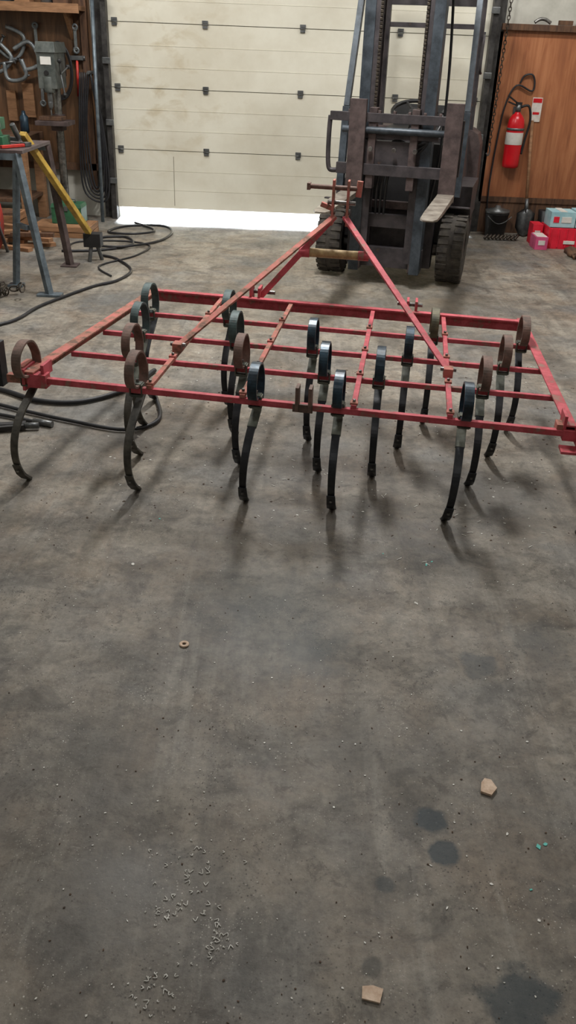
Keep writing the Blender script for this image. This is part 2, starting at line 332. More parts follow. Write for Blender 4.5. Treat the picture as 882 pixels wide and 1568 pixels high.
b.X=Matrix.Identity(4); b.done()

# parts boxes
b=B('red_parts_crate').m('boxred')
X0,Y0=2.46,8.05
b.box((X0,Y0,.01),(.46,.3,.02)); b.box((X0,Y0-.145,.095),(.46,.012,.17)); b.box((X0,Y0+.145,.095),(.46,.012,.17)); b.box((X0-.225,Y0,.095),(.012,.3,.17)); b.box((X0+.225,Y0,.095),(.012,.3,.17))
for k in range(7): b.box((X0-.21+.07*k,Y0-.154,.095),(.012,.01,.16))
b.m('white').box((X0-.04,Y0-.158,.06),(.10,.008,.03)); b.m('boxred').box((X0+.02,Y0,.10),(.4,.26,.14)); b.done(rz=0,bevel=.002)
b=B('pink_cardboard_box').m('pink').box((2.16,7.93,.055),(.11,.2,.11)); b.m('white').box((2.16,7.93,.112),(.09,.19,.004)); b.box((2.16,7.828,.06),(.06,.003,.04)); b.done(bevel=.002)
b=B('red_carton').m('boxred').box((2.17,8.14,.09),(.09,.16,.18)); b.m('white').box((2.17,8.058,.10),(.05,.003,.05)); b.done(bevel=.002)
for k,(x,w_,hh) in enumerate(((2.345,.22,.13),(2.575,.22,.14))):
    b=B('pale_blue_box').m('cyanbox').box((x,8.04,.182+hh/2),(w_,.22,hh)); b.m('white').box((x,8.04,.184+hh),(.06,.22,.004)); b.box((x+.03,7.928,.182+hh*.5),(w_*.4,.003,.05)); b.m('boxred').box((x-.06,7.9275,.182+hh*.5),(.05,.004,.05)); b.done(bevel=.002)
b=B('leather_work_glove').m('woodd')
b.loft([[V((2.40+a*w+o,7.64+yy,.02+c*h)) for a,c in ((-1,-.6),(0,-1),(1,-.6),(1,.4),(0,1),(-1,.4))] for w,h,o,yy in ((.05,.02,0,-.1),(.06,.03,0,-.04),(.055,.045,.01,.04),(.05,.04,.0,.12))])
for k in range(4): b.tube([(2.365+k*.025,7.55,.02),(2.36+k*.026,7.49,.025),(2.355+k*.028,7.45,.014)],.012,seg=6)
b.tube([(2.45,7.6,.02),(2.49,7.56,.02)],.013,seg=6); b.done()

# ---------------------------------------------------------------- left side
b=B('plywood_tool_board').m('plyd'); b.box((-2.92,WY-.02,1.30),(2.0,.03,1.7)); b.m('woodd'); b.box((-2.92,WY-.05,.45),(2.0,.05,.06)); b.box((-1.97,WY-.05,1.2),(.06,.05,1.9)); b.done()
b=B('tool_shelf').m('wood'); b.box((-2.9,WY-.17,1.74),(1.9,.26,.035)); b.m('wood').box((-2.9,WY-.305,1.735),(1.9,.02,.07))
for x in (-2.1,-2.9,-3.7): b.prism([(x,WY-.04,1.72),(x,WY-.28,1.72),(x,WY-.04,1.5)],(.03,0,0))
b.done()
b=B('shelf_clutter')
for i,x in enumerate([-3.5,-3.3,-3.1,-2.95,-2.8,-2.62,-2.45,-2.25,-2.12]):
    k=['orange','green','steel','black','woodd','blue','wood','steel','woodd'][i]
    b.m(k)
    if i%3==1: b.lathe((x,WY-.17,1.7585),(0,0,1),[(.05,0),(.055,.005),(.055,.12),(.03,.14),(.02,.17)])
    else: b.box((x,WY-.16,1.7585+.05+.01*i/2),(.13,.14,.1+.01*i))
b.done(bevel=.003)
def tool(name,fn):
    t=B(name); fn(t); t.done()
yy=WY-.075
def hammer(x,z,k='wood'):
    def f(t): t.m(k).cyl((x,yy,z),(x+.01,yy,z+.3),.012); t.m('steel').box((x+.01,yy,z+.31),(.12,.03,.035)); t.cyl((x+.07,yy,z+.31),(x+.085,yy,z+.31),.02)
    tool('hammer',f)
def wrench(x,z,l=.3,rot=0):
    def f(t):
        d=V((math.sin(rot),0,math.cos(rot))); p=V((x,yy,z)); t.m('clampsteel').beam(p,p+d*l,.026,.008,up=(0,1,0))
        for q in (p,p+d*l): t.lathe(q-V((0,.006,0)),(0,1,0),[(.012,0),(.03,0),(.03,.012),(.012,.012)],seg=12,closed=True)
    tool('wrench',f)
def cclamp(x,z,s=.2,rot=0,dy=0):
    def f(t):
        R=Matrix.Rotation(rot,3,'Y'); P=lambda a,c:V((x,yy-dy,z))+R@V((a,0,c))
        t.m('clampsteel').tube(crom([P(-s*.5,s*.5),P(s*.3,s*.55),P(s*.5,0),P(s*.3,-s*.55),P(-s*.5,-s*.5)],5),.018,seg=6)
        t.m('steel').cyl(P(-s*.45,-s*.8),P(-s*.45,s*.1),.011); t.cyl(P(-s*.6,-s*.78),P(-s*.3,-s*.78),.007); t.cyl(P(-s*.45,s*.08),P(-s*.45,s*.12),.02)
    tool('c_clamp',f)
cclamp(-2.62,1.45,.2,.5); cclamp(-2.48,1.36,.18,-.4,.04); cclamp(-2.74,1.33,.18,.9,.03); cclamp(-2.60,1.24,.16,1.4,.05)
hammer(-2.90,1.1); hammer(-2.06,1.05,'orange'); hammer(-3.05,.95)
wrench(-2.31,1.0,.35); wrench(-2.39,.98,.3,.03); wrench(-2.40,1.42,.18); wrench(-2.05,1.42,.18)
b=B('hanging_wood_boards').m('wood').box((-2.52,WY-.06,1.0),(.1,.03,.28)); b.m('wood').box((-2.68,WY-.06,.95),(.08,.03,.25)); b.done()
b=B('hanging_cable_coil').m('hose')
for k in range(4):
    b.tube([(-2.20+math.cos(t)*(.09+.008*k),WY-.09-.012*k,1.25+math.sin(t)*(.20+.01*k)) for t in [2*math.pi*q/24 for q in range(24)]],.008,seg=6,closed=True)
b.done()

b=B('drill_press'); dx,dy=-2.17,8.16
b.m('greensteel').box((dx,dy,.03),(.34,.42,.06),taper=.9); b.m('worn').cyl((dx,dy+.08,.06),(dx,dy+.08,1.35),.035)
b.m('fkbrown').box((dx,dy-.05,.86),(.28,.28,.035)); b.box((dx,dy+.06,.83),(.1,.14,.08)); b.cyl((dx,dy+.08,.80),(dx,dy+.08,.92),.055); b.m('woodd').box((dx-.02,dy-.05,.895),(.2,.16,.03))
b.m('greensteel').box((dx,dy-.02,1.27),(.15,.34,.28)); b.box((dx,dy,1.44),(.17,.40,.08),taper=.9); b.lathe((dx,dy-.15,1.10),(0,0,1),[(.045,0),(.05,.02),(.055,.12)])
b.m('steel').cyl((dx,dy-.15,1.02),(dx,dy-.15,1.15),.022); b.lathe((dx,dy-.15,.97),(0,0,1),[(.01,0),(.02,.02),(.024,.06)]); b.cyl((dx,dy-.15,.92),(dx,dy-.15,.98),.006)
b.m('black').lathe((dx,dy+.17,1.2),(0,0,1),[(.04,0),(.075,.02),(.075,.2),(.05,.22)])
b.m('steel')
for a in (20,140,260):
    r=math.radians(a); e=(dx+.12,dy-.08+.16*math.cos(r),1.24+.16*math.sin(r)); b.cyl((dx+.09,dy-.08,1.24),e,.007); b.m('black').lathe(e,(1,0,0),[(.004,-.02),(.018,-.01),(.018,.01),(.004,.02)],seg=10); b.m('steel')
b.m('white').box((dx,dy-.192,1.34),(.09,.004,.06)); b.m('black').cyl((dx,dy-.19,1.25),(dx,dy-.2,1.25),.02)
b.done(bevel=.004)

b=B('rear_workbench').m('woodd'); b.box((-3.05,8.22,.72),(1.3,.6,.06)); b.box((-3.05,8.22,.22),(1.24,.54,.03))
b.m('wood')
for x in (-3.65,-2.45):
    for y in (7.97,8.47): b.box((x,y,.345),(.08,.08,.69))
b.box((-3.05,7.93,.66),(1.2,.03,.08)); b.done(bevel=.003)
b=B('bench_vise').m('orange'); b.box((-2.75,8.1,.775),(.14,.2,.05)); b.box((-2.75,8.14,.84),(.08,.1,.09)); b.m('steel').box((-2.75,8.08,.90),(.14,.03,.06)); b.box((-2.75,8.03,.90),(.14,.03,.06)); b.cyl((-2.75,7.9,.85),(-2.75,8.1,.85),.015); b.cyl((-2.84,7.91,.85),(-2.66,7.91,.85),.007); b.done(bevel=.003)
b=B('bench_supplies')
for i in range(7):
    x=-2.50 if i==0 else -2.95-.1*i; b.m(['blue','orange','steel','black','green','white','steel'][i])
    b.lathe((x,8.30+.04*(i%3),.752),(0,0,1),[(.036,0),(.038,.004),(.038,.13+.02*(i%3)),(.02,.15+.02*(i%3)),(.014,.18)])
b.done()
b=B('green_toolbox').m('green'); b.box((-2.02,7.75,.16),(.26,.2,.13)); b.box((-2.02,7.75,.24),(.27,.21,.03),taper=.92); b.m('steel').tube([(-2.08,7.75,.255),(-2.08,7.75,.285),(-1.96,7.75,.285),(-1.96,7.75,.255)],.007); b.box((-2.02,7.645,.22),(.03,.01,.04)); b.done(bevel=.004)
b=B('wooden_crate').m('wood'); cx_,cy_=-2.05,7.70
for z in (.02,.068): b.box((cx_,cy_-.17,z),(.5,.02,.042)); b.box((cx_,cy_+.17,z),(.5,.02,.042)); b.box((cx_-.24,cy_,z),(.02,.34,.042)); b.box((cx_+.24,cy_,z),(.02,.34,.042))
b.box((cx_,cy_,.086),(.46,.32,.012)); b.box((cx_,cy_,.005),(.46,.32,.01)); b.done()
b=B('wooden_crate').m('wood'); cx_,cy_=-2.62,7.5
for z in (.03,.10,.17): b.box((cx_,cy_-.17,z),(.5,.02,.055)); b.box((cx_,cy_+.17,z),(.5,.02,.055)); b.box((cx_-.24,cy_,z),(.02,.34,.055)); b.box((cx_+.24,cy_,z),(.02,.34,.055))
b.box((cx_,cy_,.008),(.46,.32,.012)); b.m('woodd').box((cx_,cy_,.12),(.4,.2,.16),(0,0,20)); b.m('steel').box((cx_-.1,cy_-.05,.22),(.2,.1,.06),(0,0,40)); b.done()
b=B('wood_offcuts')
for i in range(13): b.m(['wood','woodd','wood'][i%3]); b.box((-2.3+.07*(i%4)-.3*(i%2),6.98+.06*i%.25,.015+.03*(i//3)),(.34,.06,.028),(0,0,-20+25*(i%3)))
b.done()
b=B('gas_hose_reel').m('orange')
b.lathe((-2.48,6.72,.25),(1,0,0),[(.03,0),(.21,0),(.21,.012),(.07,.02),(.07,.13),(.21,.138),(.21,.15),(.03,.15)],seg=28)
b.m('hose')
for k in range(5):
    b.tube([(-2.445+.022*k,6.72+math.cos(t)*(.11+.012*(k%2)),.25+math.sin(t)*(.11+.012*(k%2))) for t in [2*math.pi*q/20 for q in range(20)]],.013,seg=6,closed=True)
b.m('steel').beam((-2.50,6.56,0),(-2.50,6.72,.25),.02,.02); b.beam((-2.50,6.88,0),(-2.50,6.72,.25),.02,.02); b.beam((-2.31,6.56,0),(-2.31,6.72,.25),.02,.02); b.beam((-2.31,6.88,0),(-2.31,6.72,.25),.02,.02); b.cyl((-2.52,6.72,.25),(-2.29,6.72,.25),.012)
b.done()

b=B('steel_fabrication_table').m('fkbrown'); b.box((-2.23,6.05,.87),(.95,.66,.02)); b.m('legblue')
b.beam((-1.78,5.74,.84),(-2.68,5.74,.84),.04,.04); b.beam((-1.78,6.36,.84),(-2.68,6.36,.84),.04,.04)
b.beam((-1.80,5.74,.86),(-1.64,5.62,.0),.04,.04); b.beam((-1.80,5.74,.86),(-1.93,5.84,.0),.035,.035); b.beam((-1.76,5.68,.42),(-1.86,5.79,.42),.03,.03)
b.box((-1.64,5.62,.008),(.16,.08,.016)); b.box((-1.93,5.84,.008),(.1,.08,.016))
b.beam((-2.66,5.74,.86),(-2.70,5.62,.0),.04,.04); b.beam((-2.66,6.36,.86),(-2.7,6.46,.0),.04,.04)
b.m('fkbrown').beam((-1.78,6.36,.86),(-1.72,6.5,.0),.045,.045); b.box((-1.72,6.5,.006),(.12,.12,.012)); b.done(bevel=.002)
b=B('table_vise').m('green'); b.box((-2.0,5.95,.91),(.16,.16,.06)); b.lathe((-2.0,5.95,.94),(0,0,1),[(.06,0),(.05,.03),(.05,.05)]); b.box((-2.0,5.97,1.01),(.1,.16,.07)); b.m('steel').box((-2.0,5.87,1.03),(.15,.025,.07)); b.box((-2.0,5.83,1.03),(.15,.025,.07)); b.cyl((-2.0,5.7,1.0),(-2.0,5.88,1.0),.014); b.cyl((-2.08,5.71,1.0),(-1.92,5.71,1.0),.006); b.done(bevel=.003)
b=B('angle_grinder').m('orange'); b.cyl((-2.28,5.83,.92),(-2.1,5.76,.92),.032); b.m('steel').cyl((-2.10,5.76,.92),(-2.06,5.745,.92),.035); b.cyl((-2.06,5.74,.885),(-2.06,5.74,.90),.055,seg=20); b.m('black').cyl((-2.28,5.83,.92),(-2.36,5.86,.92),.025); b.done()
b=B('pipe_wrench').m('orange').beam((-1.90,5.76,.892),(-1.80,5.92,.892),.024,.018); b.m('steel').box((-1.795,5.945,.895),(.045,.06,.025),(0,0,-25)); b.done(bevel=.003)
b=B('steel_offcuts').m('steel')
for i in range(8): b.box((-2.55+.08*i,6.14+.03*(i%3),.892+.012*(i%2)),(.22,.04,.022),(0,0,23*i))
b.m('woodd').box((-2.3,6.22,.93),(.2,.12,.09)); b.done()
b=B('yellow_tow_bar').m('yellow'); b.beam((-1.84,6.04,.95),(-1.60,6.66,.22),.05,.035); b.m('steel').cyl((-1.86,6.02,.92),(-1.88,5.97,1.01),.018); b.m('black').box((-1.58,6.70,.16),(.13,.1,.10)); b.m('steel').cyl((-1.61,6.66,.0),(-1.59,6.68,.14),.015); b.cyl((-1.53,6.74,.0),(-1.56,6.71,.14),.015); b.done(bevel=.003)
b=B('chain_pile').m('chain')
for i in range(60):
    c=V((-2.05+random.gauss(0,.10),5.55+random.gauss(0,.06),.012+random.random()*.07)); R=.018; q=Euler([random.random()*3 for _ in range(3)]).to_matrix()
    b.tube([c+q@V((math.cos(t)*R,math.sin(t)*R*1.7,0)) for t in [k*math.pi/4 for k in range(8)]],.005,seg=5,closed=True)
b.done()
b=B('steel_scrap_pieces')
for i in range(14):
    b.m(['steel','orange','fkbrown','worn'][i%4]); b.box((-2.3+.1*(i%5)+random.random()*.05,5.05+.12*(i//5),.03),(.16,.04,.03),(0,0,random.random()*180))
b.done()
b=B('hanging_air_hose').m('hose')
for k in range(5):
    o=.02*k; b.tube(crom([(-1.93-o,WY-.17,1.25),(-1.98-o,WY-.18,.8-.05*k),(-1.95-o,WY-.19,.35-.03*k),(-1.90+o,WY-.19,.33-.03*k),(-1.87+o*.5,WY-.18,.8),(-1.92,WY-.17,1.25)],7),.009,seg=6)
b.m('steel').cyl((-1.925,WY-.03,1.25),(-1.925,WY-.22,1.25),.014); b.done()
b=B('steel_pipe').m('legblue').cyl((-1.86,WY-.32,0),(-1.86,WY-.17,1.9),.016); b.done()

def hose(name,pts,r,k='hose',n=8):
    b=B(name).m(k); b.tube(crom(pts,n),r,seg=8); return b
h=.011
b=hose('air_hose',[(-2.3,4.55,h),(-1.745,4.9,h),(-1.62,5.35,h),(-1.42,5.85,h),(-1.28,6.07,h),(-1.24,6.4,h),(-1.42,6.75,h),(-1.55,6.85,h)],.010); b.done()
b=hose('welding_cable',[(-1.9,6.95,h),(-1.6,7.05,h),(-1.4,7.3,h),(-1.5,7.6,h),(-1.7,7.55,h),(-1.72,7.25,h),(-1.45,7.15,h+.012),(-1.2,7.5,h),(-1.15,7.95,h),(-1.3,8.2,h),(-1.6,8.1,h),(-1.7,7.8,h),(-1.45,7.7,h+.012),(-1.3,7.9,h+.01),(-1.55,8.3,h)],.010); b.done()
b=hose('power_cord',[(-1.35,6.2,.008),(-1.5,6.5,.008),(-1.3,6.9,.008),(-1.25,7.3,.008),(-1.5,7.45,.008),(-1.85,7.35,.008),(-1.9,7.1,.008)],.007); b.done()
b=hose('hydraulic_hose',[(-1.75,3.95,.014),(-1.41,3.84,.014),(-1.2,3.72,.014),(-1.0,3.72,.014),(-.82,3.9,.014),(-.72,4.2,.014)],.012); b.done()
b=hose('hydraulic_hose',[(-1.8,3.7,.013),(-1.45,3.68,.013),(-1.2,3.58,.013),(-1.0,3.5,.013),(-.73,3.42,.013),(-.6,3.55,.013),(-.66,3.85,.013)],.009); b.done()
b=hose('hydraulic_hose',[(-1.8,3.45,.012),(-1.5,3.57,.012),(-1.3,3.53,.012),(-1.12,3.46,.012)],.009)
b.m('steel').cyl((-1.14,3.465,.015),(-1.05,3.44,.015),.014); b.m('black').beam((-1.35,3.38,.015),(-1.16,3.42,.02),.03,.02); b.beam((-1.35,3.34,.015),(-1.16,3.39,.02),.02,.02); b.m('steel').cyl((-1.16,3.40,.02),(-1.10,3.41,.02),.014); b.done()

# ---------------------------------------------------------------- cultivator
FZ=.42
CO=(0,2.79,0)
b=B('spring_tine_cultivator')
LA=lambda bb:-.945+.087*bb
RA=lambda bb:.955-.03*bb
def bar(bb,w,hh): b.m('red').beam((LA(bb),bb,FZ),(RA(bb),bb-(.02 if bb==0 else 0),FZ),w,hh)
bar(0,.022,.022); bar(.31,.019,.019); bar(.61,.019,.019); bar(.93,.019,.019)
b.m('red').beam((-.86,1.25,FZ+.005),(.92,1.25,FZ+.005),.012,.055); b.beam((-.86,1.235,FZ+.03),(.92,1.235,FZ+.03),.036,.008)
b.m('redrust'); 
b.beam((-.955,-.02,FZ+.03),(-.845,1.27,FZ+.03),.042,.007); b.beam((-.973,-.02,FZ+.010),(-.863,1.27,FZ+.010),.007,.045)
b.m('red').beam((.945,-.03,FZ+.03),(.905,1.28,FZ+.03),.038,.007); b.beam((.963,-.03,FZ+.010),(.923,1.28,FZ+.010),.007,.040)
b.m('red')
b.box((-.925,0,FZ+.0),(.07,.045,.05)); b.box((-.905,.03,FZ+.035),(.012,.08,.045)); b.box((-.975,.03,FZ+.0),(.012,.10,.08))
b.box((.95,-.01,FZ-.005),(.055,.05,.04)); b.box((.925,.01,FZ+.04),(.010,.08,.05)); b.box((.975,-.04,FZ+.0),(.010,.09,.085)); b.box((.95,-.065,FZ-.045),(.07,.06,.010)); b.m('redrust').box((.915,.0,FZ+.01),(.03,.05,.04))
for a in (-.51,-.175,.215,.545):
    b.m('red' if a>0 else 'redrust').beam((a,-.02,FZ+.019),(a,1.25,FZ+.019),.019,.014)
    for bb in (0,.31,.61,.93): b.m('redrust').box((a,bb,FZ+.028),(.027,.027,.009)); b.m('worn').cyl((a,bb,FZ+.031),(a,bb,FZ+.042),.006,seg=6)
b.m('redrust').beam((-1.04,0,FZ),(-.96,0,FZ),.03,.03); b.box((-.99,.04,FZ+.02),(.025,.09,.05)); b.m('red').beam((.98,-.02,FZ-.0),(1.12,-.02,FZ),.026,.026)
b.m('shank').box((-1.06,.0,FZ+.05),(.016,.05,.16)); b.box((-1.09,.0,FZ+.02),(.05,.06,.06)); b.lathe((-1.11,.0,FZ+.06),(1,0,0),[(.02,0),(.05,.005),(.05,.02),(.02,.025)],seg=18); b.m('worn').cyl((-1.07,-.03,FZ+.09),(-1.07,.03,FZ+.09),.010)
b.m('brown').box((.02,-.02,FZ+.035),(.012,.05,.09)); b.box((.065,-.02,FZ+.035),(.012,.05,.09)); b.box((.04,-.03,FZ+.0),(.07,.010,.03))
AP=V((.02,1.36,.83))
for sx in (-1,1):
    foot=V((.02+sx*.355,1.27,FZ+.03)); top=AP+V((sx*.022,0,0))
    b.m('red').beam(foot,top,.028,.013,up=(0,1,0))
    b.box(foot+V((0,.01,.01)),(.012,.08,.08)); b.box(foot+V((sx*.04,.01,.01)),(.012,.08,.08)); b.m('worn').cyl(foot+V((-.05*1,.03,.02)),foot+V((.07,.03,.02)),.010); b.m('red')
for (ax,bx) in ((-.51,.39),(.545,.39)):
    p=V((ax,bx,FZ+.045)); top=AP+V((.025 if ax>0 else -.025,-.01,0)); b.m('redrust' if ax<0 else 'red').beam(p,top,.024,.011,up=(0,-.6,1))
    b.m('redrust').box(p+V((0,0,-.005)),(.036,.05,.036)); b.m('worn').cyl(p+V((-.030,0,.005)),p+V((.030,0,.005)),.008)
b.m('yelworn').cyl((-.12,1.335,.66),(.13,1.335,.66),.021); b.m('red').cyl((-.16,1.335,.66),(-.11,1.335,.66),.024); b.cyl((.12,1.335,.66),(.17,1.335,.66),.022)
for sx in (-1,1): b.m('redrust').box(AP+V((sx*.034,.0,.06)),(.010,.06,.20)); b.m('worn').cyl(AP+V((sx*.034-.012,-.0,.02)),AP+V((sx*.034+.012,0,.02)),.014)
b.m('brown').cyl(AP+V((-.15,0,.125)),AP+V((.09,0,.125)),.011); b.box(AP+V((-.15,0,.125)),(.015,.045,.03)); b.m('redrust').cyl(AP+V((.08,0,.09)),AP+V((.085,0,.16)),.014); b.beam(AP+V((-.09,.0,.05)),AP+V((-.03,.0,.03)),.03,.02); b.m('worn').cyl(AP+V((-.06,.0,.06)),AP+V((.07,0,.06)),.010)
prof=[(.03,.437),(-.02,.438),(-.060,.450),(-.082,.486),(-.070,.532),(-.015,.558),(.045,.544),(.084,.492),(.086,.435),(.058,.388),(.008,.350),(-.055,.312),(-.100,.260),(-.115,.200),(-.10,.132),(-.052,.062),(.02,.004)]
def tine(a,bb,ck,sk='shank',da=0,dt=0):
    jt=random.uniform(-.006,.006); ss=random.uniform(.97,1.05)
    def off(i):
        t=max(0,(i-9)/7); return da*(1-t)+(dt+jt)*t
    pts=crom([(a+off(i),bb+p[0]*ss,p[1]) for i,p in enumerate(prof)],5)
    nc=9*5
    b.m(ck).ribbon(pts[:nc+1],(1,0,0),.033,.0085)
    b.m(sk).ribbon(pts[nc:],(1,0,0),lambda t:.031-.008*t,.009)
    b.m('clamp').box((a+da,bb,FZ-.020),(.038,.040,.008)); b.box((a+da-.021,bb,FZ),(.005,.036,.044)); b.box((a+da+.021,bb,FZ),(.005,.036,.044)); b.box((a+da,bb+.0,FZ+.023),(.038,.032,.005)); b.m('worn').cyl((a+da,bb+.01,FZ+.02),(a+da,bb+.01,FZ+.036),.006,seg=6)
    if random.random()<.5: b.m('clamp').ribbon(pts[47:54],(1,0,0),.033,.012)
    e=[pts[-1]+V((0,-.010,-.001)),pts[-3]+V((0,-.012,.0)),pts[-6]+V((0,-.011,-.0)),pts[-10]+V((0,-.009,-.0))]
    e[0].z=max(e[0].z,.004)
    b.m(sk).ribbon(e,(1,0,0),lambda t:(.012+.10*t if t<.25 else .037-.008*(t-.25)),.005)
    b.m('worn').cyl(pts[-8]+V((0,-.01,0)),pts[-8]+V((0,-.018,-.004)),.005,seg=6)
T=[(-1.01,0,'brown','shankold',.045,-.005),(-.59,0,'brown','shankold',.03,.003),(-.155,0,'blue','shank',.025,-.012),(.165,0,'blue','shank',-.004,0),(.60,0,'blue','shank',-.004,-.02),(1.06,0,'brown','shank'),
 (-.67,.31,'brown','shankold'),(-.24,.31,'brown','shank'),(.08,.31,'blue','shank'),(.288,.31,'blue','shank'),(.676,.31,'brown','shank'),
 (-.73,.61,'teal','shankold'),(-.32,.61,'teal','shank'),(0.0,.61,'blue','shank'),(.39,.61,'blue','shank'),(.775,.61,'brown','shank'),
 (-.78,.93,'teal','shank'),(-.416,.93,'teal','shank'),(.495,.93,'olive','shank'),(.878,.93,'brown','shank')]
for t in T: tine(*t)
# the implement sits slightly lower on its right side
for v in b.bm.verts:
    k=max(0,min(1.1,(v.co.x+.95)/1.9)); v.co.z*=1-.055*k*(1 if v.co.z<.6 else .3)
b.done(loc=CO,rz=-7.0,bevel=.0012)

# ---------------------------------------------------------------- forklift
b=B('forklift')
for sx in (-1,1):
    b.m('fkblue').box((sx*.245,-.30,1.16),(.02,.15,2.1)); b.box((sx*.215,-.365,1.16),(.06,.018,2.1)); b.box((sx*.215,-.235,1.16),(.06,.018,2.1))
    b.m('fk').box((sx*.185,-.31,1.18),(.018,.11,2.0)); b.box((sx*.16,-.36,1.18),(.05,.014,2.0)); b.box((sx*.16,-.26,1.18),(.05,.014,2.0))
    b.m('worn').cyl((sx*.20,-.19,.2),(sx*.20,-.19,1.2),.032); b.cyl((sx*.20,-.19,1.2),(sx*.20,-.19,2.15),.02)
    b.m('chain')
    for k in range(58): b.box((sx*.145,-.375,.85+k*.022),(.018,.012,.017))
for z,hh,w in ((.2,.14,.52),(.45,.09,.50),(2.16,.09,.54)): b.m('fk').box((0,-.27,z),(w,.05,hh))
b.m('fk').box((0,-.12,.33),(.62,.10,.42)); b.m('black').box((0,-.02,.62),(.74,.1,.66)); b.m('fkbrown').box((-.02,-.20,.55),(.44,.05,.05))
b.m('fkbrown').beam((-.2,-.34,.12),(-.2,-.34,.5),.05,.05); b.beam((.2,-.34,.12),(.2,-.34,.5),.05,.05)
b.m('fk').box((0,-.43,1.12),(.86,.035,.055)); b.m('fkblue').cyl((-.34,-.45,1.045),(.36,-.45,1.045),.022); b.m('fk').box((.03,-.43,.80),(.80,.04,.07)); b.box((0,-.42,1.01),(.6,.02,.03)); b.box((-.02,-.41,.90),(.34,.02,.16))
for x in (-.14,.14): b.m('fkbrown').box((x,-.40,.93),(.05,.08,.5))
for x in (-.14,.02,.16): b.m('worn').cyl((x,-.455,.93),(x,-.475,.93),.016,seg=8)
for k in range(7): b.m('fkbrown').box((-.3+.1*k,-.43,1.155),(.018,.03,.018))
for x in (-.235,.395):
    b.m('fkbrown').box((x,-.475,.93),(.11,.035,.60)); b.box((x,-.455,1.16),(.09,.05,.05)); b.box((x,-.455,.77),(.09,.05,.05))
    b.m('fork').loft([[V((x-w,y,z0)),V((x+w,y,z0)),V((x+w,y,z1)),V((x-w,y,z1))] for y,w,z0,z1 in ((-.46,.055,.64,.685),(-.53,.055,.642,.68),(-1.2,.054,.652,.676),(-1.42,.05,.658,.672),(-1.47,.03,.661,.669))],smooth=False)
for x0,x1 in ((-.43,-.31),):
    b.m('fk').tube(crom([(x0,-.43,1.12),(x0-.005,-.43,1.0),(x0,-.43,.82),(x0+.03,-.43,.78),(x1,-.43,.80)],5),.016)
b.m('fk').box((.445,-.43,.96),(.03,.03,.34))
for k in range(3): b.m('hose').tube(crom([(-.10+.03*k,-.30,.5),(-.08+.03*k,-.38,.75),(0+.02*k,-.40,.98),(.12,-.38,.96-.04*k),(.25,-.36,1.0),(.30,-.3,1.1)],6),.010,seg=6)
b.m('hose').tube(crom([(.27,-.2,1.9),(.30,-.2,1.4),(.30,-.22,.9),(.25,-.2,.5)],6),.010,seg=6)
for sx in (-1,1):
    x=sx*.445; b.m('tire').lathe((x,0,.245),(1,0,0),[(.13,-.085),(.20,-.095),(.228,-.085),(.236,-.06),(.236,.06),(.228,.085),(.20,.095),(.13,.085)],seg=40,closed=True)
    for k in range(26):
        a=2*math.pi*k/26
        for q,o in ((-.052,0),(.052,.5)):
            aa=a+o*2*math.pi/26; b.box((x+q,math.sin(aa)*.2375,.245-math.cos(aa)*.2375),(.075,.034,.008),(math.degrees(aa),0,0))
    b.m('fkbrown').lathe((x,0,.245),(1,0,0),[(.132,-.08),(.12,-.05),(.06,-.045),(.05,-.07),(.001,-.07)] if sx<0 else [(.132,.08),(.12,.05),(.06,.045),(.05,.07),(.001,.07)],seg=24)
    b.m('tire').lathe((sx*.40,1.32,.215),(1,0,0),[(.11,-.07),(.18,-.08),(.208,-.06),(.208,.06),(.18,.08),(.11,.07)],seg=28,closed=True); b.m('fkbrown').cyl((sx*.35,1.32,.215),(sx*.44,1.32,.215),.112)
    b.m('fk').ribbon([(x,math.cos(t)*.29,.245+math.sin(t)*.29) for t in [math.pi*(.0+.52*k/10) for k in range(11)]],(1,0,0),.18,.010)
    b.m('fk').box((sx*.44,.62,.52),(.16,.60,.24)); b.box((sx*.44,.62,.30),(.14,.5,.04)); b.beam((sx*.46,.39,.42),(sx*.46,.39,.30),.02,.06)
b.m('worn').cyl((-.36,0,.245),(.36,0,.245),.06)
b.m('black').box((0,.55,.50),(.72,1.1,.16)); b.m('fk').box((0,.13,.84),(.62,.12,.28),taper=.95); b.box((0,.95,.74),(.82,.75,.36),taper=.93)
b.m('fkbrown').loft([[V((a*w,y+0*a,z)) for a,y in ((-1,1.28),(-1,1.62),(-.8,1.80),(.8,1.80),(1,1.62),(1,1.28))] for w,z in ((.42,.16),(.47,.2),(.49,.5),(.48,.85),(.45,.93),(.40,.96))],smooth=False)
b.m('black').box((0,.82,.95),(.46,.46,.08)); b.box((0,1.06,1.05),(.44,.10,.18),(-8,0,0))
b.box((0,.2,.99),(.54,.12,.05)); b.cyl((.02,.24,.98),(.02,.36,1.12),.02)
ctr=V((.02,.38,1.13)); q=Matrix.Rotation(math.radians(22),3,'X')
b.tube([ctr+q@V((math.cos(t)*.16,math.sin(t)*.16,0)) for t in [2*math.pi*k/24 for k in range(24)]],.014,seg=8,closed=True)
for t in (0,2.1,4.2): b.cyl(ctr,ctr+q@V((math.cos(t)*.155,math.sin(t)*.155,0)),.010,seg=6)
b.lathe(ctr-q@V((0,0,.02)),q@V((0,0,1)),[(.03,0),(.04,.02),(.02,.035)])
for k in range(4): b.m('steel').cyl((.2+.05*k,.18,1.0),(.2+.05*k,.22,1.13),.006); b.m('black').lathe((.2+.05*k,.22,1.13),(0,0,1),[(.006,-.01),(.018,.005),(.006,.025)],seg=10)
